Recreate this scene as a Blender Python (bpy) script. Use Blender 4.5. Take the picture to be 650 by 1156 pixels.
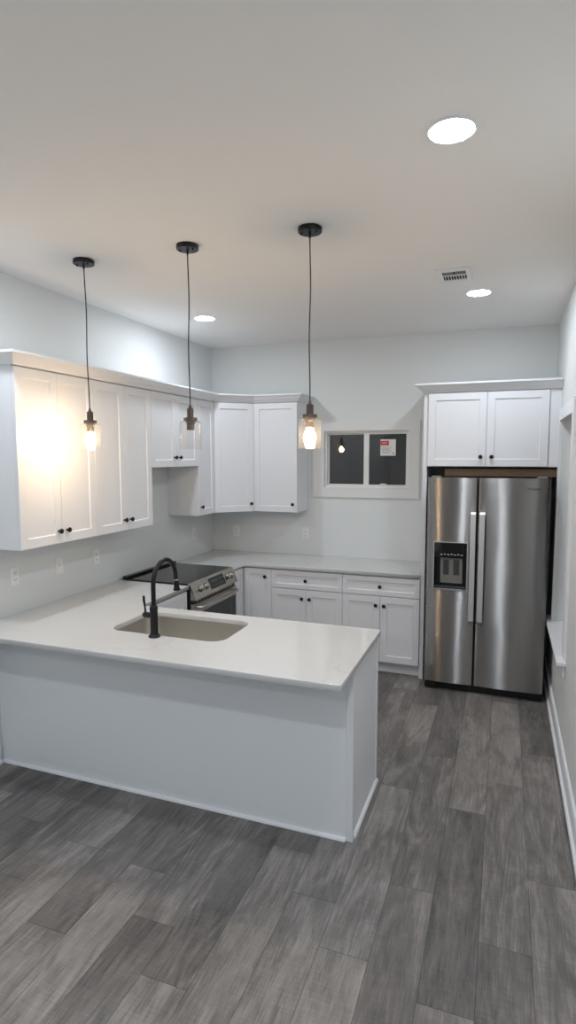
import bpy, bmesh, math, random
from mathutils import Vector, Matrix
random.seed(4)
for o in list(bpy.data.objects): bpy.data.objects.remove(o, do_unlink=True)
S = bpy.context.scene
COL = S.collection

# ---------------------------------------------------------------- camera, world, exposure
cd = bpy.data.cameras.new('camera'); cam = bpy.data.objects.new('camera', cd); COL.objects.link(cam)
cd.sensor_fit = 'VERTICAL'; cd.sensor_height = 36.0; cd.sensor_width = 36.0 * 650 / 1156
cd.lens = 658.87 / 1156 * 36.0
cd.clip_start = 0.05; cd.clip_end = 100
R_ = Vector((0.93748235, 0.34803067, -0.00122458)); U_ = Vector((-0.03209892, 0.08996662, 0.99542738)); F_ = Vector((-0.34654943, 0.93315629, -0.09551353))
m3 = Matrix((R_, U_, -F_)).transposed()
cam.matrix_world = Matrix.Translation((2.92586527, -5.59397726, 1.92031452)) @ m3.to_4x4()
S.camera = cam

w = bpy.data.worlds.new('night'); S.world = w; w.use_nodes = True
w.node_tree.nodes['Background'].inputs[0].default_value = (0.5, 0.45, 0.42, 1)
w.node_tree.nodes['Background'].inputs[1].default_value = 0.03

S.view_settings.view_transform = 'Standard'; S.view_settings.look = 'None'
S.view_settings.exposure = 0.36; S.view_settings.gamma = 1.0; S.view_settings.use_curve_mapping = False

DISC = 142.0                      # radiance of the ceiling discs
DISC_COL = (0.84, 0.92, 1.0)
BULB = 165.0                      # radiance of the pendant bulbs
BULB_COL = (1.0, 0.71, 0.41)

# ---------------------------------------------------------------- materials
def lin(c):
    c /= 255.0
    return c / 12.92 if c <= 0.04045 else ((c + 0.055) / 1.055) ** 2.4
def rgb(r, g, b): return (lin(r), lin(g), lin(b), 1.0)
def newmat(name):
    m = bpy.data.materials.new(name); m.use_nodes = True
    nt = m.node_tree; return m, nt, nt.nodes['Principled BSDF']
def L(nt, a, b): nt.links.new(a, b)
def plain(name, col, rough=0.5, metal=0.0, spec=0.5, bump=0.0, bscale=200.0, var=0.0, coat=0.0):
    m, nt, p = newmat(name)
    p.inputs['Base Color'].default_value = col; p.inputs['Roughness'].default_value = rough
    p.inputs['Metallic'].default_value = metal; p.inputs['Specular IOR Level'].default_value = spec
    p.inputs['Coat Weight'].default_value = coat
    if bump or var:
        tc = nt.nodes.new('ShaderNodeTexCoord'); n = nt.nodes.new('ShaderNodeTexNoise')
        n.inputs['Scale'].default_value = bscale; n.inputs['Detail'].default_value = 4
        L(nt, tc.outputs['Object'], n.inputs['Vector'])
        if bump:
            b = nt.nodes.new('ShaderNodeBump'); b.inputs['Strength'].default_value = bump; b.inputs['Distance'].default_value = 0.002
            L(nt, n.outputs['Fac'], b.inputs['Height']); L(nt, b.outputs['Normal'], p.inputs['Normal'])
        if var:
            n2 = nt.nodes.new('ShaderNodeTexNoise'); n2.inputs['Scale'].default_value = 3.0
            L(nt, tc.outputs['Object'], n2.inputs['Vector'])
            r = nt.nodes.new('ShaderNodeMapRange'); r.inputs[3].default_value = 1 - var; r.inputs[4].default_value = 1 + var
            L(nt, n2.outputs['Fac'], r.inputs[0])
            mx = nt.nodes.new('ShaderNodeVectorMath'); mx.operation = 'SCALE'; mx.inputs[0].default_value = col[:3]
            L(nt, r.outputs[0], mx.inputs['Scale']); L(nt, mx.outputs[0], p.inputs['Base Color'])
    return m
M = {}
M['wall'] = plain('wall_paint', rgb(224, 227, 227), 0.55, bump=0.08, bscale=260)
M['ceil'] = plain('ceiling_paint', rgb(244, 242, 240), 0.8, bump=0.06, bscale=180)
M['trim'] = plain('white_trim_paint', rgb(236, 237, 240), 0.35)
M['cab'] = plain('white_cabinet_paint', rgb(229, 230, 234), 0.33, bump=0.01, bscale=300)
M['cabin'] = plain('cabinet_carcass', rgb(228, 229, 232), 0.4)
M['panel'] = plain('grey_white_panel', rgb(238, 240, 243), 0.4)
M['black'] = plain('matte_black_metal', rgb(26, 25, 27), 0.38, metal=0.4)
M['bronze'] = plain('dark_bronze_metal', rgb(86, 76, 73), 0.42, metal=0.5)
M['cord'] = plain('black_cord', rgb(28, 27, 28), 0.6)
M['blackplastic'] = plain('black_plastic', rgb(14, 14, 16), 0.25)
M['darkgap'] = plain('dark_void', rgb(20, 20, 22), 0.8)
M['cooktop'] = plain('black_cooktop_glass', rgb(22, 23, 26), 0.08)
M['ovenglass'] = plain('black_oven_glass', rgb(20, 22, 26), 0.06)
M['greyplastic'] = plain('grey_plastic', rgb(140, 138, 134), 0.4)
M['greydark'] = plain('dark_grey_plastic', rgb(70, 72, 76), 0.4)
M['satin'] = plain('satin_metal', rgb(215, 215, 214), 0.35, metal=0.9)
M['chrome'] = plain('chrome', rgb(220, 220, 220), 0.15, metal=1.0)
M['plate'] = plain('white_wall_plate', rgb(240, 240, 238), 0.3)
M['slot'] = plain('outlet_slot', rgb(60, 60, 60), 0.6)
M['vinyl'] = plain('white_vinyl', rgb(232, 232, 230), 0.35)
M['fridgeside'] = plain('fridge_side_grey', rgb(52, 53, 56), 0.5)
M['paper'] = plain('white_paper', rgb(235, 233, 230), 0.6)
M['red'] = plain('red_ink', rgb(205, 45, 48), 0.5)
M['ink'] = plain('grey_ink', rgb(150, 148, 148), 0.6)
M['logo'] = plain('dark_logo', rgb(48, 48, 54), 0.4)
M['mark'] = plain('white_marks', rgb(215, 215, 215), 0.5)
M['casing'] = plain('window_casing_paint', rgb(226, 226, 225), 0.45)
M['siding'] = plain('night_siding', rgb(190, 155, 128), 0.7, bump=0.1, bscale=30)

def steel(name, col, rough, aniso, wob, brush=0.0, axis='Z'):
    m, nt, p = newmat(name)
    p.inputs['Base Color'].default_value = col; p.inputs['Metallic'].default_value = 1.0
    p.inputs['Roughness'].default_value = rough; p.inputs['Anisotropic'].default_value = aniso; p.inputs['Anisotropic Rotation'].default_value = 0.25
    t = nt.nodes.new('ShaderNodeTangent'); t.direction_type = 'RADIAL'; t.axis = axis
    L(nt, t.outputs[0], p.inputs['Tangent'])
    tc = nt.nodes.new('ShaderNodeTexCoord'); mp = nt.nodes.new('ShaderNodeMapping')
    mp.inputs['Scale'].default_value = (3.0, 3.0, 2.2)
    n = nt.nodes.new('ShaderNodeTexNoise'); n.inputs['Scale'].default_value = 1.0; n.inputs['Detail'].default_value = 1.0
    L(nt, tc.outputs['Object'], mp.inputs[0]); L(nt, mp.outputs[0], n.inputs['Vector'])
    b = nt.nodes.new('ShaderNodeBump'); b.inputs['Strength'].default_value = wob; b.inputs['Distance'].default_value = 0.01
    L(nt, n.outputs['Fac'], b.inputs['Height'])
    nrm = b.outputs['Normal']
    if brush:      # fine horizontal brushing: every scratch tips the surface a little up or down
        sc = nt.nodes.new('ShaderNodeVectorMath'); sc.operation = 'SCALE'; sc.inputs['Scale'].default_value = 9000.0; L(nt, tc.outputs['Object'], sc.inputs[0])
        wn = nt.nodes.new('ShaderNodeTexWhiteNoise'); wn.noise_dimensions = '3D'; L(nt, sc.outputs[0], wn.inputs['Vector'])
        mr = nt.nodes.new('ShaderNodeMapRange'); mr.inputs[3].default_value = -brush; mr.inputs[4].default_value = brush; L(nt, wn.outputs['Value'], mr.inputs[0])
        cx = nt.nodes.new('ShaderNodeCombineXYZ'); L(nt, mr.outputs[0], cx.inputs[2])
        ad = nt.nodes.new('ShaderNodeVectorMath'); ad.operation = 'ADD'; L(nt, nrm, ad.inputs[0]); L(nt, cx.outputs[0], ad.inputs[1])
        no = nt.nodes.new('ShaderNodeVectorMath'); no.operation = 'NORMALIZE'; L(nt, ad.outputs[0], no.inputs[0]); nrm = no.outputs[0]
    L(nt, nrm, p.inputs['Normal'])
    return m
M['steel'] = steel('brushed_stainless', rgb(152, 149, 147), 0.22, 1.0, 0.35, 0.5)
M['steelhandle'] = steel('satin_stainless_bar', rgb(222, 221, 220), 0.4, 0.3, 0.0)
M['rangesteel'] = steel('range_stainless', rgb(178, 172, 164), 0.3, 0.5, 0.0)
M['sinksteel'] = steel('sink_stainless', rgb(205, 201, 194), 0.36, 0.3, 0.0)

def glassmat(name, tint, haze=0.0):
    m, nt, p = newmat(name); nt.nodes.remove(p)
    out = nt.nodes['Material Output']
    tr = nt.nodes.new('ShaderNodeBsdfTransparent'); tr.inputs[0].default_value = tint
    gl = nt.nodes.new('ShaderNodeBsdfGlossy'); gl.inputs['Roughness'].default_value = 0.01
    lw = nt.nodes.new('ShaderNodeLayerWeight'); lw.inputs['Blend'].default_value = 0.5
    pw = nt.nodes.new('ShaderNodeMath'); pw.operation = 'POWER'; pw.inputs[1].default_value = 5.0; L(nt, lw.outputs['Facing'], pw.inputs[0])
    ma = nt.nodes.new('ShaderNodeMath'); ma.operation = 'MULTIPLY_ADD'; ma.inputs[1].default_value = 0.957; ma.inputs[2].default_value = 0.043; L(nt, pw.outputs[0], ma.inputs[0])
    mx = nt.nodes.new('ShaderNodeMixShader'); L(nt, ma.outputs[0], mx.inputs[0])
    L(nt, tr.outputs[0], mx.inputs[1]); L(nt, gl.outputs[0], mx.inputs[2]); res = mx.outputs[0]
    if haze:
        tl = nt.nodes.new('ShaderNodeBsdfTranslucent'); tl.inputs[0].default_value = (0.9, 0.9, 0.9, 1)
        m2 = nt.nodes.new('ShaderNodeMixShader'); m2.inputs[0].default_value = haze
        L(nt, res, m2.inputs[1]); L(nt, tl.outputs[0], m2.inputs[2]); res = m2.outputs[0]
    L(nt, res, out.inputs[0])
    return m
M['shade'] = glassmat('clear_shade_glass', (0.985, 0.98, 0.97, 1), 0.0045)
M['pane'] = glassmat('window_glass', (0.9, 0.9, 0.91, 1))
def emit(name, col, s):
    m, nt, p = newmat(name)
    p.inputs['Base Color'].default_value = (0.8, 0.8, 0.8, 1)
    p.inputs['Emission Color'].default_value = (*col, 1); p.inputs['Emission Strength'].default_value = s
    return m
M['disc'] = emit('led_lens', DISC_COL, DISC)
M['bulb'] = emit('warm_bulb', BULB_COL, BULB)

def quartz():
    m, nt, p = newmat('white_quartz')
    p.inputs['Roughness'].default_value = 0.06
    tc = nt.nodes.new('ShaderNodeTexCoord')
    n = nt.nodes.new('ShaderNodeTexNoise'); n.inputs['Scale'].default_value = 2.2; n.inputs['Detail'].default_value = 7; n.inputs['Distortion'].default_value = 1.6
    L(nt, tc.outputs['Object'], n.inputs['Vector'])
    a = nt.nodes.new('ShaderNodeMath'); a.operation = 'SUBTRACT'; a.inputs[1].default_value = 0.5; L(nt, n.outputs['Fac'], a.inputs[0])
    ab = nt.nodes.new('ShaderNodeMath'); ab.operation = 'ABSOLUTE'; L(nt, a.outputs[0], ab.inputs[0])
    r = nt.nodes.new('ShaderNodeMapRange'); r.inputs[1].default_value = 0.0; r.inputs[2].default_value = 0.02; r.inputs[3].default_value = 1; r.inputs[4].default_value = 0
    L(nt, ab.outputs[0], r.inputs[0])
    n3 = nt.nodes.new('ShaderNodeTexNoise'); n3.inputs['Scale'].default_value = 1.1; L(nt, tc.outputs['Object'], n3.inputs['Vector'])
    r3 = nt.nodes.new('ShaderNodeMapRange'); r3.inputs[1].default_value = 0.5; r3.inputs[2].default_value = 0.7; r3.inputs[4].default_value = 0.55
    L(nt, n3.outputs['Fac'], r3.inputs[0])
    mu = nt.nodes.new('ShaderNodeMath'); mu.operation = 'MULTIPLY'; L(nt, r.outputs[0], mu.inputs[0]); L(nt, r3.outputs[0], mu.inputs[1])
    mx = nt.nodes.new('ShaderNodeMix'); mx.data_type = 'RGBA'
    mx.inputs[6].default_value = rgb(207, 207, 207); mx.inputs[7].default_value = rgb(190, 187, 184)
    L(nt, mu.outputs[0], mx.inputs[0]); L(nt, mx.outputs[2], p.inputs['Base Color'])
    return m
M['quartz'] = quartz()

def wood_raw():
    m, nt, p = newmat('raw_wood'); p.inputs['Roughness'].default_value = 0.7
    tc = nt.nodes.new('ShaderNodeTexCoord'); mp = nt.nodes.new('ShaderNodeMapping'); mp.inputs['Scale'].default_value = (2, 30, 30)
    n = nt.nodes.new('ShaderNodeTexNoise'); n.inputs['Scale'].default_value = 3; n.inputs['Detail'].default_value = 5
    L(nt, tc.outputs['Object'], mp.inputs[0]); L(nt, mp.outputs[0], n.inputs['Vector'])
    cr = nt.nodes.new('ShaderNodeValToRGB'); cr.color_ramp.elements[0].color = rgb(122, 101, 82); cr.color_ramp.elements[1].color = rgb(158, 136, 114)
    L(nt, n.outputs['Fac'], cr.inputs[0]); L(nt, cr.outputs[0], p.inputs['Base Color']); return m
M['rawwood'] = wood_raw()

def planks():
    m, nt, p = newmat('grey_vinyl_planks')
    N = nt.nodes.new
    def math_(op, a, b=None, c=None):
        n = N('ShaderNodeMath'); n.operation = op
        for i, v in enumerate((a, b, c)):
            if v is None: continue
            if isinstance(v, (int, float)): n.inputs[i].default_value = v
            else: L(nt, v, n.inputs[i])
        return n.outputs[0]
    tc = N('ShaderNodeTexCoord'); sp = N('ShaderNodeSeparateXYZ'); L(nt, tc.outputs['Object'], sp.inputs[0])
    W, LEN = 0.1955, 1.22
    fx = math_('DIVIDE', math_('SUBTRACT', sp.outputs[0], 1.518 - 20 * W), W)
    ix = math_('FLOOR', fx)
    wn = N('ShaderNodeTexWhiteNoise'); wn.noise_dimensions = '1D'; L(nt, ix, wn.inputs['W'])
    fy = math_('ADD', math_('DIVIDE', sp.outputs[1], LEN), math_('MULTIPLY', wn.outputs['Value'], 7.0))
    iy = math_('FLOOR', fy)
    cell = math_('ADD', math_('MULTIPLY', ix, 17.13), math_('MULTIPLY', iy, 3.71))
    rnd = N('ShaderNodeTexWhiteNoise'); rnd.noise_dimensions = '1D'; L(nt, cell, rnd.inputs['W'])
    # grain coordinates differ per plank
    off = N('ShaderNodeCombineXYZ'); L(nt, math_('MULTIPLY', rnd.outputs['Value'], 31.0), off.inputs[0]); L(nt, math_('MULTIPLY', rnd.outputs['Value'], 57.0), off.inputs[1])
    add = N('ShaderNodeVectorMath'); L(nt, tc.outputs['Object'], add.inputs[0]); L(nt, off.outputs[0], add.inputs[1])
    def noise(scale, detail, sc, dist=0.0):
        mp = N('ShaderNodeMapping'); mp.inputs['Scale'].default_value = sc; L(nt, add.outputs[0], mp.inputs[0])
        n = N('ShaderNodeTexNoise'); n.inputs['Scale'].default_value = scale; n.inputs['Detail'].default_value = detail; n.inputs['Distortion'].default_value = dist
        n.inputs['Roughness'].default_value = 0.62
        L(nt, mp.outputs[0], n.inputs['Vector']); return n.outputs['Fac']
    grain = noise(1.0, 7, (24, 1.5, 1), 1.3)
    fine = noise(1.0, 3, (150, 7, 1))
    blotch = noise(1.0, 4, (6.5, 2.0, 1), 0.8)
    saw = noise(1.0, 2, (9, 110, 1), 0.4)
    patch = noise(1.0, 2, (4, 2.5, 1))
    pores = noise(1.0, 2, (300, 16, 1), 0.3)
    con = noise(1.0, 2, (5.0, 0.55, 1), 0.25)       # contours of a slow noise draw the cathedral figure
    cath = math_('MULTIPLY_ADD', math_('SINE', math_('MULTIPLY', con, 85.0)), 0.5, 0.5)
    msk = N('ShaderNodeMapRange'); msk.inputs[1].default_value = 0.42; msk.inputs[2].default_value = 0.62; L(nt, patch, msk.inputs[0])
    base = math_('ADD', 0.5, math_('MULTIPLY', math_('SUBTRACT', rnd.outputs['Value'], 0.5), 0.36))
    v = math_('ADD', base, math_('MULTIPLY', math_('SUBTRACT', grain, 0.5), 0.48))
    v = math_('ADD', v, math_('MULTIPLY', math_('SUBTRACT', fine, 0.5), 0.55))
    v = math_('ADD', v, math_('MULTIPLY', math_('SUBTRACT', pores, 0.5), 0.45))
    v = math_('ADD', v, math_('MULTIPLY', math_('MULTIPLY', math_('SUBTRACT', cath, 0.5), msk.outputs[0]), 0.22))
    v = math_('ADD', v, math_('MULTIPLY', math_('SUBTRACT', blotch, 0.5), 1.1))
    v = math_('ADD', v, math_('MULTIPLY', math_('MULTIPLY', math_('SUBTRACT', saw, 0.5), patch), 0.5))
    cr = N('ShaderNodeValToRGB'); e = cr.color_ramp.elements
    e[0].position = 0.05; e[0].color = rgb(74, 72, 72); e[1].position = 0.95; e[1].color = rgb(162, 155, 151)
    k = e.new(0.5); k.color = rgb(117, 112, 109)
    L(nt, v, cr.inputs[0])
    # seams
    ex = math_('FRACT', fx); ey = math_('FRACT', fy)
    dx = math_('MULTIPLY', math_('MINIMUM', ex, math_('SUBTRACT', 1.0, ex)), W)
    dy = math_('MULTIPLY', math_('MINIMUM', ey, math_('SUBTRACT', 1.0, ey)), LEN)
    dd = math_('MINIMUM', dx, dy)
    seam = N('ShaderNodeMapRange'); seam.inputs[1].default_value = 0.0006; seam.inputs[2].default_value = 0.0024; seam.inputs[3].default_value = 0.5; seam.inputs[4].default_value = 1.0
    L(nt, dd, seam.inputs[0])
    sc = N('ShaderNodeVectorMath'); sc.operation = 'SCALE'; L(nt, cr.outputs[0], sc.inputs[0]); L(nt, seam.outputs[0], sc.inputs['Scale'])
    L(nt, sc.outputs[0], p.inputs['Base Color'])
    rr = N('ShaderNodeMapRange'); rr.inputs[3].default_value = 0.42; rr.inputs[4].default_value = 0.6; L(nt, grain, rr.inputs[0]); L(nt, rr.outputs[0], p.inputs['Roughness'])
    b = N('ShaderNodeBump'); b.inputs['Strength'].default_value = 0.25; b.inputs['Distance'].default_value = 0.002
    L(nt, math_('ADD', math_('MULTIPLY', grain, 0.5), seam.outputs[0]), b.inputs['Height']); L(nt, b.outputs['Normal'], p.inputs['Normal'])
    p.inputs['Specular IOR Level'].default_value = 0.4
    return m
M['floor'] = planks()

# ---------------------------------------------------------------- mesh helpers (all shapes are given in room coordinates)
class MB:
    def __init__(self): self.bm = bmesh.new()
    def verts(self, pts): return [self.bm.verts.new(p) for p in pts]
    def box(self, x0, x1, y0, y1, z0, z1):
        v = self.verts([(x0,y0,z0),(x1,y0,z0),(x1,y1,z0),(x0,y1,z0),(x0,y0,z1),(x1,y0,z1),(x1,y1,z1),(x0,y1,z1)])
        for f in ((0,3,2,1),(4,5,6,7),(0,1,5,4),(1,2,6,5),(2,3,7,6),(3,0,4,7)): self.bm.faces.new([v[i] for i in f])
        return self
    def prism(self, poly, d):            # planar polygon pushed along vector d
        d = Vector(d); a = self.verts(poly); b = self.verts([Vector(p) + d for p in poly]); n = len(poly)
        self.bm.faces.new(a[::-1]); self.bm.faces.new(b)
        for i in range(n): self.bm.faces.new([a[i], a[(i+1)%n], b[(i+1)%n], b[i]])
        return self
    def lathe(self, prof, c, axis=(0,0,1), n=24):   # prof: (radius, height) list
        ax = Vector(axis).normalized(); t = Vector((1,0,0)) if abs(ax.x) < .9 else Vector((0,1,0))
        u = ax.cross(t).normalized(); v = ax.cross(u); c = Vector(c); rings = []
        for r, h in prof:
            if r < 1e-6: rings.append([self.bm.verts.new(c + ax*h)])
            else: rings.append([self.bm.verts.new(c + ax*h + (u*math.cos(2*math.pi*i/n) + v*math.sin(2*math.pi*i/n))*r) for i in range(n)])
        for a, b in zip(rings, rings[1:]):
            for i in range(n):
                j = (i+1) % n
                if len(a) == 1 and len(b) == 1: continue
                if len(a) == 1: self.bm.faces.new([a[0], b[i], b[j]])
                elif len(b) == 1: self.bm.faces.new([a[i], a[j], b[0]])
                else: self.bm.faces.new([a[i], a[j], b[j], b[i]])
        return self
    def tube(self, pts, r, n=12):
        pts = [Vector(p) for p in pts]; rs = r if isinstance(r, (list, tuple)) else [r]*len(pts); rings = []; up = None
        for k, p in enumerate(pts):
            t = (pts[min(k+1, len(pts)-1)] - pts[max(k-1, 0)]).normalized()
            if up is None: up = t.orthogonal().normalized()
            up = (up - t*up.dot(t)).normalized(); s = t.cross(up)
            rings.append([self.bm.verts.new(p + (up*math.cos(2*math.pi*i/n) + s*math.sin(2*math.pi*i/n))*rs[k]) for i in range(n)])
        for a, b in zip(rings, rings[1:]):
            for i in range(n): self.bm.faces.new([a[i], a[(i+1)%n], b[(i+1)%n], b[i]])
        self.bm.faces.new(rings[0][::-1]); self.bm.faces.new(rings[-1]); return self
    def sweep(self, path, prof):         # mitred moulding along a plan path; prof (outward, z), outward = right hand side
        path = [Vector((p[0], p[1], 0)) for p in path]; rings = []
        nor = lambda a, b: Vector(((b-a).y, -(b-a).x, 0)).normalized()
        for k, p in enumerate(path):
            if k == 0: m = nor(path[0], path[1])
            elif k == len(path)-1: m = nor(path[-2], path[-1])
            else:
                n1, n2 = nor(path[k-1], p), nor(p, path[k+1]); m = (n1+n2) / (1 + n1.dot(n2))
            rings.append([self.bm.verts.new(p + m*o + Vector((0,0,z))) for o, z in prof])
        n = len(prof)
        for a, b in zip(rings, rings[1:]):
            for i in range(n): self.bm.faces.new([a[i], a[(i+1)%n], b[(i+1)%n], b[i]])
        self.bm.faces.new(rings[0][::-1]); self.bm.faces.new(rings[-1]); return self
    def shaker(self, p0, u, w, h, t=0.02, rail=0.057, rec=0.009):
        u = Vector(u).normalized(); z = Vector((0,0,1)); n = u.cross(z); p0 = Vector(p0)
        P = lambda a, b, c: p0 + u*a + z*b + n*c
        def ring(i, c): return self.verts([P(i,i,c), P(w-i,i,c), P(w-i,h-i,c), P(i,h-i,c)])
        a = ring(0, 0); b0 = ring(0, t-.0018); b = ring(.0018, t); c = ring(rail, t); d = ring(rail+.004, t-rec)
        self.bm.faces.new(a[::-1]); self.bm.faces.new(d)
        for r, s in ((a,b0),(b0,b),(b,c),(c,d)):
            for i in range(4): self.bm.faces.new([r[i], r[(i+1)%4], s[(i+1)%4], s[i]])
        return self

def wloc(o):
    v = Vector((0,0,0))
    while o: v += o.location; o = o.parent
    return v
def build(name, mb, mat, parent=None, base=None, smooth=None, bevel=0.0, seg=2):
    bm = mb.bm; bmesh.ops.recalc_face_normals(bm, faces=bm.faces)
    off = wloc(parent) if parent else Vector(base or (0,0,0))
    bmesh.ops.translate(bm, verts=bm.verts, vec=-off)
    me = bpy.data.meshes.new(name); bm.to_mesh(me); bm.free()
    me.materials.append(M[mat] if isinstance(mat, str) else mat)
    o = bpy.data.objects.new(name, me); COL.objects.link(o)
    if parent: o.parent = parent
    else: o.location = off
    if smooth:
        me.polygons.foreach_set('use_smooth', [True]*len(me.polygons)); me.set_sharp_from_angle(angle=math.radians(smooth))
    if bevel:
        b = o.modifiers.new('bevel', 'BEVEL'); b.width = bevel; b.segments = seg; b.limit_method = 'ANGLE'; b.angle_limit = math.radians(40)
        b.harden_normals = False
    return o
def tag(o, label=None, cat=None, group=None, kind=None):
    if label: o['label'] = label
    if cat: o['category'] = cat
    if group: o['group'] = group
    if kind: o['kind'] = kind
    return o
def thing(name, loc, label=None, cat=None, group=None, kind=None):
    o = bpy.data.objects.new(name, None); o.empty_display_size = 0.1; COL.objects.link(o); o.location = loc
    return tag(o, label, cat, group, kind)
def struct(name, mb, mat, **k): return tag(build(name, mb, mat, **k), kind='structure')
def copy_tree(o, parent=None, **ov):
    c = o.copy(); COL.objects.link(c); c.parent = parent
    for ch in list(o.children): copy_tree(ch, c)
    return c
def outline_mesh(loops, z0, z1, bev=0.0):   # flat slab with holes
    cu = bpy.data.curves.new('outline', 'CURVE'); cu.dimensions = '2D'; cu.fill_mode = 'BOTH'; cu.extrude = (z1-z0)/2 - bev; cu.bevel_depth = bev; cu.bevel_resolution = 1
    cu.offset = -bev
    for lp in loops:
        s = cu.splines.new('POLY'); s.points.add(len(lp)-1); s.use_cyclic_u = True
        for p, q in zip(s.points, lp): p.co = (q[0], q[1], 0, 1)
    ob = bpy.data.objects.new('outline', cu); COL.objects.link(ob)
    bpy.context.view_layer.update()
    me = bpy.data.meshes.new_from_object(ob.evaluated_get(bpy.context.evaluated_depsgraph_get()))
    bpy.data.objects.remove(ob); bpy.data.curves.remove(cu)
    mb = MB(); mb.bm.from_mesh(me); bpy.data.meshes.remove(me)
    bmesh.ops.remove_doubles(mb.bm, verts=mb.bm.verts, dist=1e-5)
    bmesh.ops.translate(mb.bm, verts=mb.bm.verts, vec=(0,0,(z0+z1)/2)); return mb
def rrect(x0, x1, y0, y1, r, n=8):
    pts = []
    for cx, cy, a0 in ((x1-r,y1-r,0),(x0+r,y1-r,90),(x0+r,y0+r,180),(x1-r,y0+r,270)):
        for i in range(n+1):
            a = math.radians(a0 + 90*i/n); pts.append((cx + r*math.cos(a), cy + r*math.sin(a)))
    return pts

# ---------------------------------------------------------------- room shell
W, H, YB = 3.317, 3.041, -10.2
struct('floor', MB().box(-.12, W+.12, YB-.12, .12, -.08, 0), 'floor')
struct('ceiling', MB().box(-.12, W+.12, YB-.12, .12, H, H+.1), 'ceil')
struct('wall_left', MB().box(-.12, 0, YB, 0, 0, H), 'wall')
WX0, WX1, WZ0, WZ1 = 1.236, 2.073, 1.607, 2.163
struct('wall_back', MB().box(-.12, WX0, 0, .12, 0, H).box(WX1, W+.12, 0, .12, 0, H).box(WX0, WX1, 0, .12, 0, WZ0).box(WX0, WX1, 0, .12, WZ1, H), 'wall')
RY0, RY1, RZ0, RZ1 = -1.59, -.705, .62, 2.185
struct('wall_right', MB().box(W, W+.12, RY1, 0, 0, H).box(W, W+.12, YB, RY0, 0, H).box(W, W+.12, RY0, RY1, 0, RZ0).box(W, W+.12, RY0, RY1, RZ1, H), 'wall')
struct('wall_front', MB().box(-.12, W+.12, YB-.12, YB, 0, H), 'wall')
# baseboards with a shoe moulding
bprof = [(0,0),(.03,0),(.03,.010),(.026,.018),(.018,.021),(.016,.022),(.016,.118),(.010,.13),(0,.13)]
struct('baseboard_right', MB().sweep([(W, YB+.02), (W, -.02)], [(-a, b) for a, b in bprof]), 'trim')
struct('baseboard_left', MB().sweep([(0, YB+.02), (0, -2.936)], bprof), 'trim')
struct('baseboard_front', MB().sweep([(W-.035, YB), (.035, YB)], bprof), 'trim')

# back window with flat casing
win = thing('window_1', (1.655, 0, 1.6), kind='structure')
c = MB(); cx0, cx1, cz0, cz1 = 1.119, 2.169, 1.514, 2.2535
for b in ((cx0, WX0, cz0, cz1), (WX1, cx1, cz0, cz1), (WX0, WX1, cz0, WZ0), (WX0, WX1, WZ1, cz1)): c.box(b[0], b[1], -.018, 0, b[2], b[3])
build('casing', c, 'casing', win)
f = MB(); fo = .022
for b in ((WX0, WX0+fo, WZ0, WZ1), (WX1-fo, WX1, WZ0, WZ1), (WX0+fo, WX1-fo, WZ0, WZ0+fo), (WX0+fo, WX1-fo, WZ1-fo, WZ1)): f.box(b[0], b[1], .015, .095, b[2], b[3])
build('frame', f, 'vinyl', win, bevel=.002)
def sash(x0, x1, y, st):
    s = MB(); z0, z1 = WZ0+fo, WZ1-fo; l, r = st
    for b in ((x0, x0+l, z0, z1), (x1-r, x1, z0, z1), (x0+l, x1-r, z0, z0+.012), (x0+l, x1-r, z1-.012, z1)): s.box(b[0], b[1], y-.014, y+.014, b[2], b[3])
    so = build('sash', s, 'vinyl', win, bevel=.0015)
    g = MB().box(x0+l-.004, x1-r+.004, y-.009, y-.006, z0+.008, z1-.008).box(x0+l-.004, x1-r+.004, y+.006, y+.009, z0+.008, z1-.008)
    build('pane', g, 'pane', so); return so
sash(WX0+fo, 1.650, .072, (.012, .028))
rs = sash(1.628, WX1-fo, .038, (.052, .014))
build('sash_pull', MB().box(1.795, 1.855, .012, .026, 1.642, 1.654), 'vinyl', rs, bevel=.002)
struct('neighbour_wall', MB().box(-1.2, 4.6, 1.5, 1.6, -.3, 4.5), 'siding')     # the neighbouring wall outside in the dark

# side window with stool and apron
win2 = thing('window_2', (W, -1.15, .62), kind='structure')
c = MB(); k0, k1, kz = RY0-.1, -.662, RZ1+.09
c.box(W-.018, W, k0, RY0, .645, kz).box(W-.018, W, RY1, k1, .645, kz).box(W-.018, W, RY0, RY1, RZ1, kz)
build('casing', c, 'trim', win2)
build('stool', MB().box(3.262, W+.075, RY0+.002, RY1-.002, .621, .645).box(3.262, W, RY0-.13, RY0+.002, .621, .645).box(3.262, W, RY1-.002, -.555, .621, .645), 'trim', win2, bevel=.003)
build('apron', MB().box(W-.016, W, RY0-.08, -.60, .535, .621), 'trim', win2, bevel=.002)
f = MB(); x0, x1 = W+.072, W+.118
for b in ((RY0, RY0+.035, .645, RZ1), (RY1-.035, RY1, .645, RZ1), (RY0+.035, RY1-.035, .645, .685), (RY0+.035, RY1-.035, RZ1-.035, RZ1), (RY0+.035, RY1-.035, 1.39, 1.43)): f.box(x0, x1, b[0], b[1], b[2], b[3])
build('frame', f, 'vinyl', win2, bevel=.002)
for a, b in ((.68, 1.395), (1.425, RZ1-.03)): build('pane', MB().box(x0+.02, x0+.024, RY0+.03, RY1-.03, a, b), 'pane', win2)

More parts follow.
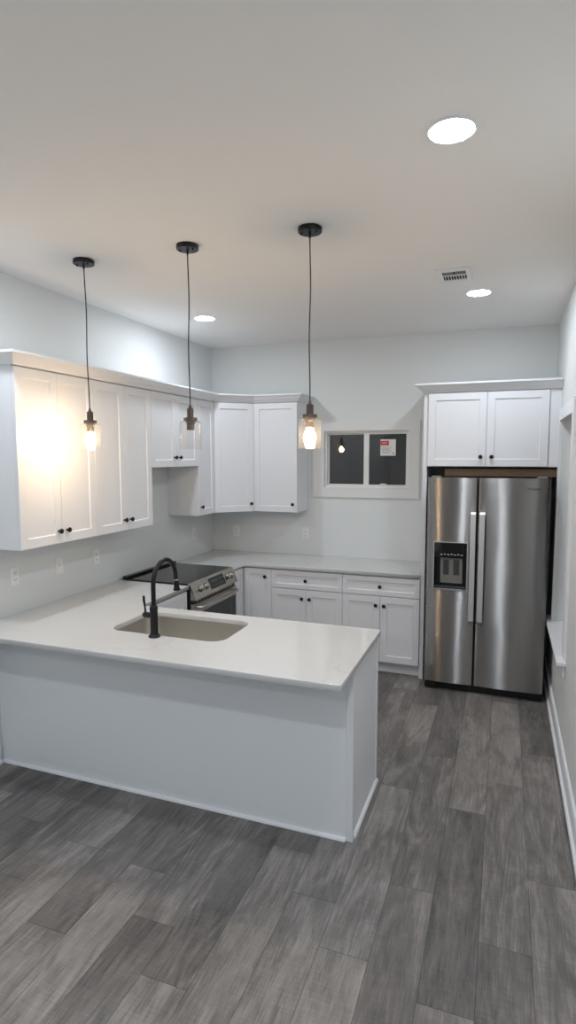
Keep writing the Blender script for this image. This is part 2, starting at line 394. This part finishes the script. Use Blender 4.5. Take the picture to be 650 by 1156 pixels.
# ---------------------------------------------------------------- cabinets
def knob(parent, p, n):
    return build('knob', MB().lathe([(.0001,0),(.0065,0),(.0055,.012),(.0075,.016),(.0155,.02),(.0165,.025),(.0145,.029),(.008,.0315),(.0001,.032)], p, n, 20), 'black', parent, smooth=40)
G = .0015
def shdoor(t, p0, u, w, h, kn=None, rail=.057, name='door'):
    """p0 = lower corner on the carcass face; kn = (across, up) of the knob"""
    u = Vector(u).normalized(); p = Vector(p0) + u*G
    d = build(name, MB().shaker(p, u, w-2*G, h, rail=rail), 'cab', t)
    if kn: knob(d, p + u*kn[0] + Vector((0,0,kn[1])) + u.cross(Vector((0,0,1)))*.02, u.cross(Vector((0,0,1))))
    return d
ZB, ZT, XF = 1.376, 2.427, .305
YA, YB_, YC, YC2, YD, YDE, YE, YF = -3.007, -2.668, -2.333, -1.996, -1.656, -1.285, -.912, -.600
Y = (0, 1, 0); X = (1, 0, 0)
def wallcab(label, y0, y1, zb, splits, knobs, group=None, x0=.001):
    t = thing('wall_cabinet', (.0, (y0+y1)/2, zb), label, 'cabinet', group)
    build('body', MB().box(x0, XF-.001, y0+.0008, y1-.0008, zb, 2.44), 'cabin' , t)
    for (a, b), k in zip(zip(splits, splits[1:]), knobs): shdoor(t, (XF, a, zb+.002), Y, b-a, ZT-zb-.002, k)
    return t
kl = lambda a, b: (b-a-.036, .078)
kr = (.036, .078)
wallcab('tall white double-door wall cabinet nearest the camera, lit warm by the glass pendant', YA, YC, ZB, (YA, YB_, YC), (kl(YA, YB_), kr))
wallcab('tall white double-door wall cabinet just left of the short one above the range', YC, YD, ZB, (YC, YC2, YD), (kl(YC, YC2), kr))
wallcab('short white double-door wall cabinet hanging above the range', YD, YE, 1.829, (YD, YDE, YE), (kl(YD, YDE), kr))
wallcab('narrow single-door white wall cabinet right of the short one above the range', YE, YF, ZB, (YE, YF), ((.036, .078),))
t = thing('corner_wall_cabinet', (.15, -.15, ZB), 'white angled wall cabinet set diagonally across the room corner', 'cabinet')
build('body', MB().prism([(.001,-.001,ZB),(.001,-.598,ZB),(.304,-.598,ZB),(.6085,-.3035,ZB),(.6085,-.001,ZB)], (0,0,2.44-ZB)), 'cabin', t)
du = Vector((.3045, .2945, 0)).normalized(); dn = du.cross(Vector((0,0,1))); ln = .424
shdoor(t, Vector((.304,-.598,ZB+.002)) + du*.012 + dn*.0008, du, ln-.024, ZT-ZB-.002, (ln-.024-.036, .078))
t = thing('wall_cabinet', (.84, -.15, ZB), 'white single-door wall cabinet on the back wall beside the small window', 'cabinet')
build('body', MB().box(.6105, 1.061, -.304, -.001, ZB, 2.44), 'cabin', t)
shdoor(t, (.6105,-.305,ZB+.002), X, 1.061-.6105, ZT-ZB-.002, (1.061-.6105-.039, .078))

crown = [(-.021,2.4405),(.0,2.4405),(.0,2.4335),(.006,2.4335),(.010,2.441),(.018,2.449),(.034,2.462),(.048,2.479),(.054,2.489),(.064,2.491),(.064,2.505),(-.021,2.505)]
tag(build('crown_moulding', MB().sweep([(.001,YA-.0), (.325,YA-.0), (.325,-.6075), (.6165,-.325), (1.062,-.325), (1.062,-.001)], crown), 'cab', base=(.3,-1.5,2.44)),
    'long white crown moulding capping the run of wall cabinets around the corner', 'moulding')

# refrigerator surround
tag(build('refrigerator_side_panel', MB().box(2.279, 2.313, -.614, -.001, 0, 2.44), 'cab', base=(2.296,-.3,0), bevel=.001), 'tall narrow white panel standing on the floor left of the refrigerator', 'panel')
t = thing('refrigerator_cabinet', (2.8,-.3,1.833), 'wide white double-door cabinet mounted over the stainless refrigerator', 'cabinet')
build('body', MB().box(2.3135, 3.3155, -.618, -.001, 1.833, 2.44), 'cabin', t)
build('filler_strip', MB().box(3.2335, 3.3155, -.626, -.6185, 1.833, 2.43), 'cab', t)
shdoor(t, (2.318,-.6185,1.835), X, .458, ZT-1.835, (.458-.042, .076)); shdoor(t, (2.776,-.6185,1.835), X, .456, ZT-1.835, (.042, .076))
tag(build('crown_moulding', MB().sweep([(2.278,-.001), (2.278,-.6385), (3.3155,-.6385)], crown), 'cab', base=(2.8,-.6,2.44)), 'short white crown moulding capping the cabinet over the refrigerator', 'moulding')
tag(build('bottom_rail', MB().box(2.45, 3.3155, -.535, -.517, 1.752, 1.812), 'rawwood', t), 'bare brown wooden rail')

# base cabinets
def basecab(label, x0, x1, name='base_cabinet'):
    t = thing(name, ((x0+x1)/2,-.3,0), label, 'cabinet')
    build('body', MB().box(x0+.0008, x1-.0008, -.609, -.001, .1, .883), 'cabin', t)
    build('toe_kick', MB().box(x0+.0008, x1-.0008, -.548, -.53, 0, .1), 'cab', t)
    wd = x1-x0; h = wd/2
    shdoor(t, (x0,-.61,.705), X, wd, .165, (h-G, .082), rail=.042, name='drawer')
    shdoor(t, (x0,-.61,.115), X, h, .583, (h-.036, .583-.078)); shdoor(t, (x0+h,-.61,.115), X, h, .583, (.036, .583-.078))
basecab('white base cabinet with one drawer over two doors, next to the corner cabinet', .914, 1.597)
basecab('white base cabinet with one drawer over two doors, against the refrigerator panel', 1.597, 2.278)
t = thing('corner_base_cabinet', (.3,-.3,0), 'white L-shaped corner base cabinet with two folding door leaves, right of the range', 'cabinet')
build('body', MB().prism([(.001,-.001,.1),(.001,-.899,.1),(.609,-.899,.1),(.609,-.609,.1),(.913,-.609,.1),(.913,-.001,.1)], (0,0,.783)), 'cabin', t)
build('toe_kick', MB().box(.53, .548, -.899, -.548, 0, .1).box(.53, .913, -.548, -.53, 0, .1), 'cab', t)
shdoor(t, (.61,-.90,.115), Y, .268, .755, None, rail=.05)
shdoor(t, (.632,-.61,.115), X, .282, .755, (.282-.058, .755-.07), rail=.05)
t = thing('base_cabinet', (.3,-1.98,0), 'white base cabinet with a drawer, tucked between the range and the peninsula', 'cabinet')
build('body', MB().box(.001, .609, -2.297, -1.675, .1, .883), 'cabin', t)
build('toe_kick', MB().box(.53, .548, -2.297, -1.675, 0, .1), 'cab', t)
shdoor(t, (.61,-2.24,.705), Y, .565, .165, (.2825, .082), rail=.042, name='drawer')
shdoor(t, (.61,-2.24,.115), Y, .565, .583, (.565-.036, .505))

# peninsula
PY, PX = -2.914, 2.271
t = thing('peninsula_cabinet', (1.1,-2.6,0), 'long white peninsula base with plain back panel facing the room, under the sink', 'cabinet')
build('body', MB().box(.001, .70, -2.898, -2.345, .1, .883).box(1.60, 2.255, -2.898, -2.345, .1, .883).box(.70, 1.60, -2.898, -2.885, .1, .883).box(.70, 1.60, -2.358, -2.345, .1, .883).box(.70, 1.60, -2.885, -2.358, .1, .62), 'cabin', t)
build('back_panel', MB().box(.001, 2.236, PY+.004, -2.8985, 0, .883), 'panel', t)
build('end_panel', MB().box(2.2555, 2.263, -2.88, -2.345, 0, .883), 'panel', t)
build('corner_trim', MB().prism([(2.236,PY,0),(PX,PY,0),(PX,-2.88,0),(2.2555,-2.88,0),(2.2555,-2.8985,0),(2.236,-2.8985,0)], (0,0,.883)), 'trim', t, bevel=.0015)
build('corner_trim', MB().box(2.2555, PX-.003, -2.345, -2.312, 0, .883), 'trim', t, bevel=.0015)
q = [(0,0),(.016,0),(.0155,.006),(.012,.012),(.006,.0155),(0,.016)]
build('shoe_moulding', MB().sweep([(.002,PY+.004),(2.236,PY+.004)], q), 'trim', t, smooth=60)
build('shoe_moulding', MB().sweep([(2.263,-2.88),(2.263,-2.316)], q), 'trim', t, smooth=60)
build('toe_kick', MB().box(.62, 2.25, -2.42, -2.40, 0, .1), 'cab', t)
for a, b in ((.66, 1.12), (1.12, 1.58), (1.58, 2.25)):
    shdoor(t, (b,-2.3448,.115), (-1,0,0), b-a, .755, (.04, .70))

# countertops
CT0, CT1 = .8845, .9145
SX0, SX1, SY0, SY1 = .778, 1.512, -2.838, -2.408
ol = [(.002,-3.19)] + [(2.279-.02+.02*math.sin(a), -3.19+.02-.02*math.cos(a)) for a in (0,.4,.8,1.2,1.571)] + [(2.279-.012+.012*math.cos(a), -2.302-.012+.012*math.sin(a)) for a in (0,.4,.8,1.2,1.571)] + [(.645,-2.302),(.645,-1.672),(.002,-1.672)]
tag(build('countertop', outline_mesh([ol, rrect(SX0, SX1, SY0, SY1, .085)], CT0, CT1, .0025), 'quartz', base=(1.1,-2.7,CT0)), 'large white quartz countertop of the peninsula with a sink cut-out', 'countertop')
tag(build('countertop', outline_mesh([[(.002,-.902),(.645,-.902),(.645,-.668),(.668,-.645),(2.277,-.645),(2.277,-.002),(.002,-.002)]], CT0, CT1, .0025), 'quartz', base=(1.1,-.3,CT0)), 'white quartz countertop on the corner run between the range and refrigerator', 'countertop')

# sink
t = thing('sink', (1.145,-2.62,.66), 'stainless steel undermount sink sunk in the peninsula countertop', 'sink')
mb = MB(); rings = []
for (ins, z, r) in ((-.022,.8825,.1), (-.006,.8825,.088), (-.006,.876,.088), (.004,.70,.08), (.016,.675,.07), (.04,.664,.05), (.3,.66,.02)):
    if ins < .2: pts = rrect(SX0+ins, SX1-ins, SY0+ins, SY1-ins, r)
    else: pts = [(1.145+.045*math.cos(math.radians(a)), -2.623+.045*math.sin(math.radians(a))) for a in [k*90+90*i/8 for k in range(4) for i in range(9)]]
    rings.append(mb.verts([(x, y, z) for x, y in pts]))
for a, b in zip(rings, rings[1:]):
    for i in range(len(a)): mb.bm.faces.new([a[i], a[(i+1)%len(a)], b[(i+1)%len(a)], b[i]])
so = build('basin', mb, 'sinksteel', t, smooth=50); md = so.modifiers.new('thick', 'SOLIDIFY'); md.thickness = .0012; md.offset = 1
build('drain', MB().lathe([(.0001,.655),(.03,.655),(.034,.661),(.046,.6625),(.047,.6605),(.047,.64),(.0001,.64)], (1.145,-2.623,0)), 'chrome', t, smooth=40)

# faucet
fx_, fy_ = 1.115, -2.868
t = thing('kitchen_faucet', (fx_, fy_, CT1), 'matte black gooseneck faucet with side lever, standing behind the sink', 'faucet')
build('base', MB().lathe([(.0001,0),(.033,0),(.033,.006),(.026,.012),(.0215,.02),(.0215,.145),(.023,.15),(.023,.168),(.016,.18),(.0001,.18)], (fx_,fy_,CT1+.0003), n=28), 'black', t, smooth=35)
pts = [(fx_,fy_,CT1+.17),(fx_,fy_,1.19)]; rr = .118
for i in range(17):
    a = math.pi * i/16 * 1.0; pts.append((fx_, fy_+rr-rr*math.cos(a), 1.2115+rr*math.sin(a)))
pts.append((fx_+.0, fy_+2*rr+.003, 1.195))
build('spout', MB().tube(pts, .0132, 16), 'black', t, smooth=60)
hp = Vector((fx_, fy_+2*rr+.004, 1.1945)); hd = Vector((0,.10,-1)).normalized()
build('collar', MB().lathe([(.0138,0),(.0146,.001),(.0146,.006),(.0138,.007)], hp, hd, 20), 'chrome', t, smooth=35)
build('spray_head', MB().lathe([(.0001,.007),(.0142,.007),(.0155,.035),(.017,.052),(.021,.06),(.021,.068),(.0001,.068)], hp, hd, 24), 'black', t, smooth=35)
hv = build('handle', MB().lathe([(.0001,0),(.0165,0),(.0165,.05),(.012,.056),(.0001,.057)], (fx_-.012,fy_,1.035), (-1,0,0), 20), 'black', t, smooth=40)
build('lever', MB().tube([(fx_-.055,fy_,1.045),(fx_-.057,fy_,1.085),(fx_-.063,fy_,1.115),(fx_-.064,fy_,1.142)], [.006,.0055,.0075,.0065], 12), 'black', hv, smooth=60)

# ---------------------------------------------------------------- range
RYA, RYB = -1.668, -.906
t = thing('range', (.34,(RYA+RYB)/2,0), 'stainless slide-in electric range with black glass top, set into the counter', 'range')
build('body', MB().box(.03, .655, RYA+.004, RYB-.004, .05, .905), 'blackplastic', t)
build('cooktop', MB().box(.03, .635, RYA-.0, RYB+.0, .9165, .927), 'cooktop', t, bevel=.002)
build('back_rail', MB().box(.028, .07, RYA+.002, RYB-.002, .9275, .945), 'blackplastic', t, bevel=.003)
cp = build('control_panel', MB().prism([(.632,RYA,.905),(.632,RYA,.9285),(.648,RYA,.9295),(.705,RYA,.80),(.655,RYA,.795),(.655,RYA,.905)], (0,RYB-RYA,0)), 'rangesteel', t, bevel=.002)
pa = Vector((.648,0,.9295)); pb = Vector((.705,0,.80)); pu = (pb-pa); pn = Vector((.1295,0,.057)).normalized()
def onp(y, f, off=0): v = pa + pu*f + pn*off; return Vector((v.x, y, v.z))
dsp = MB(); y0, y1 = -1.385, -1.125
dsp.prism([onp(y0,.14,.0004), onp(y1,.14,.0004), onp(y1,.80,.0004), onp(y0,.80,.0004)], pn*.003); build('display', dsp, 'blackplastic', cp)
for a, b, f0, f1 in [(-1.35,-1.25,.3,.42), (-1.23,-1.2,.3,.34), (-1.18,-1.15,.3,.34), (-1.35,-1.32,.6,.64), (-1.3,-1.27,.6,.64), (-1.25,-1.22,.6,.64), (-1.2,-1.17,.6,.64)]:
    build('display_mark', MB().prism([onp(a,f0,.0036), onp(b,f0,.0036), onp(b,f1,.0036), onp(a,f1,.0036)], pn*.0003), 'greydark', cp)
for y in (-1.545, -1.455, -1.075, -.995):
    r = .021
    build('knob_ring', MB().lathe([(.0001,0),(r+.006,0),(r+.005,.004),(.0001,.004)], onp(y,.48,.0003), pn, 24), 'blackplastic', cp, smooth=35)
    k = build('knob', MB().lathe([(.0001,0),(r,0),(r*.92,.026),(r*.8,.029),(.0001,.029)], onp(y,.48,.0045), pn, 24), 'chrome', cp, smooth=35)
    v = onp(y,.48,.0338); s = pu.normalized()
    build('grip', MB().prism([v - s*r*.8 + Vector((0,-.004,0)), v + s*r*.8 + Vector((0,-.004,0)), v + s*r*.8 + Vector((0,.004,0)), v - s*r*.8 + Vector((0,.004,0))], pn*.008), 'rangesteel', k, bevel=.001)
build('vent_strip', MB().box(.655, .672, RYA+.006, RYB-.006, .768, .7945), 'blackplastic', t)
vs = MB()
for i in range(14):
    y = RYA+.06+i*.047; vs.box(.6722, .676, y, y+.03, .774, .784)
build('vent_slots', vs, 'rangesteel', t)
dr = build('oven_door', MB().box(.655, .69, RYA+.004, RYB-.004, .20, .765), 'rangesteel', t, bevel=.003)
build('oven_window', MB().box(.6903, .693, RYA+.055, RYB-.03, .27, .685), 'ovenglass', dr, bevel=.001)
hb = MB(); hz = .735
hp_ = [(.69,RYA+.05,hz),(.715,RYA+.05,hz),(.733,RYA+.07,hz)] + [(.733+.012*math.sin(math.pi*i/10), RYA+.07+(RYB-RYA-.14)*i/10, hz) for i in range(1,10)] + [(.733,RYB-.07,hz),(.715,RYB-.05,hz),(.69,RYB-.05,hz)]
build('handle', hb.tube(hp_, .0125, 14), 'rangesteel', dr, smooth=60)
build('storage_drawer', MB().box(.655, .69, RYA+.004, RYB-.004, .06, .192), 'rangesteel', t, bevel=.003)
build('kick_plate', MB().box(.56, .6, RYA+.01, RYB-.01, 0, .05), 'blackplastic', t)

# ---------------------------------------------------------------- refrigerator
t = thing('refrigerator', (2.8,-.4,0), 'stainless side-by-side refrigerator with ice and water dispenser under the wide cabinet', 'refrigerator')
build('body', MB().box(2.352, 3.247, -.722, -.04, .03, 1.732), 'fridgeside', t, bevel=.003)
def fdoor(x0, x1, hole=None):
    yb, ye, sag, r, z0, z1 = -.727, -.798, .0115, .012, .0711, 1.7474
    cx, hw = (x0+x1)/2, (x1-x0)/2
    fy = lambda x: ye - sag*(1-((x-cx)/hw)**2)
    xs = [x0+r*(1-math.cos(math.radians(a))) for a in (0,22,45,67)]; ys = [fy(x0+r)+r*(1-math.sin(math.radians(a))) for a in (0,22,45,67)]
    mid = [x0+r + (x1-x0-2*r)*i/28 for i in range(29)]
    if hole: mid = sorted([m for m in mid if min(abs(m-hole[0]), abs(m-hole[1])) > .004] + [hole[0], hole[1]])
    pts = list(zip(xs, ys)) + [(m, fy(m)) for m in mid] + [(x0+x1-a, b) for a, b in list(zip(xs, ys))[::-1]]
    pts = [(x0, yb)] + pts + [(x1, yb)]
    zs = [z0, z1] if not hole else [z0, hole[2], hole[3], z1]
    mb = MB(); g = [mb.verts([(x, y, z) for x, y in pts]) for z in zs]
    for j in range(len(zs)-1):
        for i in range(len(pts)-1):
            if hole and j == 1 and pts[i][0] >= hole[0]-1e-6 and pts[i+1][0] <= hole[1]+1e-6: continue
            mb.bm.faces.new([g[j][i], g[j][i+1], g[j+1][i+1], g[j+1][i]])
    mb.bm.faces.new(g[0][::-1]); mb.bm.faces.new(g[-1])
    for j in range(len(zs)-1): mb.bm.faces.new([g[j][0], g[j+1][0], g[j+1][-1], g[j][-1]])
    return mb
DX0, DX1, DZ0, DZ1 = 2.409, 2.662, .855, 1.228
ld = build('door', fdoor(2.3461, 2.7285, (DX0, DX1, DZ0, DZ1)), 'steel', t, smooth=30)
rd = build('door', fdoor(2.7365, 3.2526), 'steel', t, smooth=30)
# dispenser let into the left door
yf = -.8085
cav = MB(); cav.box(DX0+.0005, DX0+.004, yf, -.74, DZ0, DZ1).box(DX1-.004, DX1-.0005, yf, -.74, DZ0, DZ1).box(DX0+.004, DX1-.004, yf, -.74, DZ1-.004, DZ1-.0005).box(DX0+.004, DX1-.004, yf, -.74, DZ0+.0005, DZ0+.004).box(DX0+.004, DX1-.004, -.742, -.74, DZ0+.004, DZ1-.004)
ds = build('dispenser', cav, 'blackplastic', ld)
build('control_panel', MB().box(DX0+.0045, DX1-.0045, yf-.0008, -.745, 1.105, DZ1-.0045), 'cooktop', ds)
ic = MB()
for i in range(7):
    x = DX0+.05+i*.026; ic.box(x, x+.015, yf-.0016, yf-.0009, 1.128+.004*(i%2), 1.134+.004*(i%2))
build('control_icons', ic, 'mark', ds)
build('nozzle_panel', MB().prism([(2.455,-.744,1.10),(2.455,-.772,1.10),(2.455,-.752,.89),(2.455,-.744,.89)], (.172,0,0)), 'greyplastic', ds)
for a in (2.478, 2.558): build('paddle', MB().prism([(a,-.773,1.085),(a,-.779,1.085),(a,-.768,.96),(a,-.761,.96)], (.044,0,0)), 'greydark', ds, bevel=.002)
build('drip_tray', MB().box(DX0+.005, DX1-.005, -.806, -.745, DZ0+.005, DZ0+.012), 'greydark', ds)
fr = MB(); e = .006
fr.box(DX0-e, DX0, -.812, -.800, DZ0-e, DZ1+e).box(DX1, DX1+e, -.813, -.800, DZ0-e, DZ1+e).box(DX0, DX1, -.8135, -.800, DZ1, DZ1+e).prism([(DX0,-.80,DZ0),(DX0,-.818,DZ0-.002),(DX0,-.818,DZ0-.008),(DX0,-.80,DZ0-.014)], (DX1-DX0,0,0))
build('dispenser_frame', fr, 'satin', ds)
def fhandle(p, x0, x1):
    z0, z1 = .603, 1.482; a, b, k = -.868, -.852, -.803
    prof = [(k,z0),(a+.012,z0),(a,z0+.012),(a,z1-.012),(a+.012,z1),(k,z1),(k,z1-.028),(b,z1-.03),(b,z0+.03),(k,z0+.028)]
    return build('handle', MB().prism([(x0,y,z) for y, z in prof], (x1-x0,0,0)), 'steelhandle', p, bevel=.004)
fhandle(ld, 2.684, 2.7265); fhandle(rd, 2.7495, 2.793)
build('lock_screw', MB().lathe([(.0001,0),(.008,0),(.007,.003),(.0001,.004)], (2.366,-.8015,.697), (0,-1,0), 14), 'chrome', ld, smooth=40)
build('base_grille', MB().box(2.352, 3.247, -.77, -.73, .006, .064).box(2.352, 2.45, -.785, -.77, .008, .06).box(3.14, 3.245, -.785, -.77, .008, .06), 'blackplastic', t, bevel=.003)
for a in (2.37, 3.16): build('hinge_cover', MB().box(a, a+.07, -.76, -.70, 1.748, 1.758), 'greyplastic', t, bevel=.003)
for x in (2.38, 3.2): build('foot', MB().lathe([(.0001,0),(.02,0),(.02,.01),(.012,.012),(.012,.031),(.0001,.031)], (x,-.70,0), n=16), 'blackplastic', t)
# maker's name on the right door
tx = bpy.data.curves.new('logo', 'FONT'); tx.body = 'Whirlpool'; tx.size = .030; tx.extrude = .0006; tx.align_x = 'CENTER'
to = bpy.data.objects.new('logo', tx); COL.objects.link(to); bpy.context.view_layer.update()
me = bpy.data.meshes.new_from_object(to.evaluated_get(bpy.context.evaluated_depsgraph_get())); bpy.data.objects.remove(to); bpy.data.curves.remove(tx)
mb = MB(); mb.bm.from_mesh(me); bpy.data.meshes.remove(me)
bmesh.ops.rotate(mb.bm, verts=mb.bm.verts, cent=(0,0,0), matrix=Matrix.Rotation(math.radians(90), 3, 'X'))
bmesh.ops.translate(mb.bm, verts=mb.bm.verts, vec=(3.122, -.8075, 1.660)); build('logo', mb, 'logo', rd)

# ---------------------------------------------------------------- pendants
def pendant(x, y, dx, label, lit):
    """canopy at (x, y); the lamp hangs dx to the side of it"""
    t = thing('pendant_light', (x, y, H), label, 'lamp', None)
    cn = build('canopy', MB().lathe([(.0001,-.0005),(.058,-.0005),(.0595,-.003),(.0595,-.021),(.057,-.024),(.0001,-.024)], (x,y,H), n=36), 'black', t, smooth=40)
    build('strain_relief', MB().lathe([(.0001,-.0245),(.006,-.0245),(.006,-.045),(.004,-.05),(.0001,-.05)], (x,y,H), n=14), 'black', cn, smooth=40)
    for s in (-1, 1): build('screw', MB().lathe([(.0001,-.0242),(.005,-.0242),(.004,-.034),(.0001,-.034)], (x+s*.038,y-.012,H), n=12), 'black', cn, smooth=40)
    xl = x+dx; zc = 2.195
    pts = []
    for i in range(33):
        f = i/32; z = H-.046 + (zc-.004-(H-.046))*f
        pts.append((x + dx*f + .004*math.sin(f*7.5)*math.sin(math.pi*f), y + .003*math.sin(f*5)*math.sin(math.pi*f), z))
    build('cord', MB().tube(pts, .0033, 8), 'cord', t, smooth=80)
    c = (xl, y, 0)
    build('socket_cap', MB().lathe([(.0001,2.200),(.005,2.200),(.009,2.185),(.0185,2.178),(.0185,2.131),(.037,2.130),(.037,2.112),(.0001,2.112)], c, n=32), 'bronze', t, smooth=35)
    build('socket', MB().lathe([(.0001,2.1115),(.025,2.1115),(.025,2.098),(.0215,2.095),(.0215,2.066),(.019,2.063),(.0001,2.063)], c, n=28), 'bronze', t, smooth=35)
    zt, zb = 2.1105, 1.958
    pr = [(.028,zt),(.050,zt),(.0565,zt-.003),(.0595,zt-.010),(.0595,zb+.002),(.0585,zb),(.0575,zb+.002),(.0565,zt-.011),(.054,zt-.005),(.049,zt-.003),(.028,zt-.003),(.028,zt)]
    build('glass_shade', MB().lathe(pr, c, n=48), 'shade', t, smooth=40)
    if lit:
        build('bulb', MB().lathe([(.0001,2.0625),(.012,2.0625),(.0135,2.055),(.020,2.043),(.0285,2.028),(.031,2.013),(.0285,1.997),(.018,1.986),(.008,1.9815),(.0001,1.981)], c, n=28), 'bulb', t, smooth=80)
    return t
pendant(.618, -2.745, .009, 'lit glass pendant lamp hanging in front of the left wall cabinets', True)
pendant(1.297, -2.745, .0, 'unlit glass pendant lamp in the middle of the row, with an empty socket', False)
pendant(1.985, -2.745, .002, 'lit glass pendant lamp hanging beside the small back window', True)

# ---------------------------------------------------------------- ceiling fittings
def downlight(x, y, label):
    t = thing('recessed_light', (x, y, H), label, 'ceiling light', 'round recessed lights in the ceiling')
    build('trim_ring', MB().lathe([(.076,-.0003),(.088,-.0003),(.0865,-.005),(.079,-.0075),(.076,-.006)], (x,y,H), n=48), 'trim', t, smooth=40)
    build('lens', MB().lathe([(.0755,-.001),(.0755,-.006),(.06,-.0095),(.03,-.0115),(.0001,-.012)], (x,y,H), n=40), 'disc', t, smooth=60)
    return t
lights = [(2.715,-3.40,'round white recessed ceiling light nearest the camera, largest in view'), (2.715,-1.25,'round white recessed ceiling light beside the air vent'),
          (.59,-1.25,'round white recessed ceiling light above the range, seen past a pendant cord'), (.56,-3.40,'round recessed ceiling light at the far left edge of the ceiling'),
          (2.715,-5.15,'added unseen ceiling light directly over the camera'), (.59,-5.15,'added unseen ceiling light left of the camera'),  # from here on unseen lights, added to brighten the peninsula front and floor
          (2.715,-6.85,'added unseen ceiling light just behind the camera, on the right'), (.59,-6.85,'added unseen ceiling light just behind the camera, on the left'),
          (2.715,-8.6,'added unseen ceiling light at the far rear, on the right'), (.59,-8.6,'added unseen ceiling light at the far rear, on the left')]
for l in lights: downlight(*l)

t = thing('air_vent', (2.59,-1.71,H), 'small white rectangular air vent in the ceiling', 'vent')
v = MB(); vx0, vx1, vy0, vy1 = 2.487, 2.687, -1.856, -1.566; ix0, ix1, iy0, iy1 = 2.522, 2.662, -1.800, -1.622
v.box(vx0, ix0, vy0, vy1, H-.008, H-.0004).box(ix1, vx1, vy0, vy1, H-.008, H-.0004).box(ix0, ix1, vy0, iy0, H-.008, H-.0004).box(ix0, ix1, iy1, vy1, H-.008, H-.0004).box(ix0, ix1, -1.726, -1.714, H-.008, H-.0004)
build('frame', v, 'trim', t, bevel=.002)
build('backing', MB().box(ix0, ix1, iy0, iy1, H-.0012, H-.0004), 'darkgap', t)
for a, b in ((ix0, 2.588), (2.596, ix1)):
    for y in (-1.785, -1.765, -1.745): build('slat', MB().prism([(a,y+.006,H-.0015),(a,y,H-.008),(a,y+.0015,H-.008),(a,y+.0075,H-.0015)], (b-a,0,0)), 'trim', t)
for i in range(8):
    x = ix0+.008+i*.0165; build('slat', MB().prism([(x,-1.714,H-.0015),(x+.006,-1.714,H-.008),(x+.0075,-1.714,H-.008),(x+.0015,-1.714,H-.0015)], (0,.092,0)), 'trim', t)

# ---------------------------------------------------------------- outlets
def outlet(c, u, label, kind='duplex', group=None):
    u = Vector(u); n = u.cross(Vector((0,0,1))); c = Vector(c); z = Vector((0,0,1))
    t = thing('wall_outlet' if kind == 'duplex' else 'light_switch', c, label, 'outlet' if kind == 'duplex' else 'switch', group)
    def slab(a0, a1, b0, b1, d0, d1): 
        return [c + u*a0 + z*b0 + n*d0, c + u*a1 + z*b0 + n*d0, c + u*a1 + z*b1 + n*d0, c + u*a0 + z*b1 + n*d0], n*(d1-d0)
    build('plate', MB().prism(*slab(-.036,.036,-.058,.058,.0005,.005)), 'plate', t, bevel=.002)
    if kind == 'duplex':
        for s in (-1, 1):
            r = build('receptacle', MB().prism(*slab(-.016,.016,s*.020-.0135,s*.020+.0135,.0052,.0075)), 'plate', t, bevel=.0015)
            build('slots', MB().prism(*slab(-.008,-.0055,s*.02-.003,s*.02+.007,.0076,.008)).prism(*slab(.0055,.008,s*.02-.003,s*.02+.007,.0076,.008)).prism(*slab(-.002,.002,s*.02-.009,s*.02-.005,.0076,.008)), 'slot', r)
    else:
        build('bezel', MB().prism(*slab(-.006,.006,-.013,.013,.0052,.0065)), 'plate', t)
        build('toggle', MB().prism(*slab(-.004,.004,-.002,.009,.0066,.016)), 'plate', t, bevel=.001)
outlet((0,-2.751,1.155), Y, 'white duplex outlet on the left wall nearest the camera')
outlet((0,-2.351,1.153), Y, 'white toggle switch on the left wall between two outlets', 'switch')
outlet((0,-1.953,1.151), Y, 'white duplex outlet on the left wall near the range')
outlet((0,-.44,1.14), Y, 'white duplex outlet on the left wall under the narrow wall cabinet')
outlet((.262,0,1.13), X, 'white duplex outlet on the back wall under the angled corner cabinet')
outlet((1.039,0,1.135), X, 'white duplex outlet on the back wall left of the window')

# sticker on the right window pane
t = thing('window_sticker', (1.866,.029,1.92), 'white square label with a red block on the right window pane', 'sticker')
sx0, sx1, sz0, sz1 = 1.790, 1.938, 1.922, 2.079; ys = .0285
build('sheet', MB().box(sx0, sx1, ys-.0006, ys, sz0, sz1), 'paper', t)
build('red_block', MB().box(sx0+.002, sx0+.082, ys-.001, ys-.0007, sz1-.058, sz1-.014), 'red', t)
g = MB()
for i, (a, b, zz) in enumerate([(.012,.07,.030),(.012,.06,.040)]): g.box(sx0+a, sx0+b, ys-.0014, ys-.0011, sz1-zz-.003, sz1-zz)
build('lettering', g, 'paper', t)
g = MB()
for i in range(6): g.box(sx0+.012, sx0+.11-.012*(i%3), ys-.001, ys-.0007, sz1-.078-i*.011, sz1-.075-i*.011)
g.box(sx1-.03, sx1-.014, ys-.001, ys-.0007, sz0+.016, sz0+.03)
build('print', g, 'ink', t)
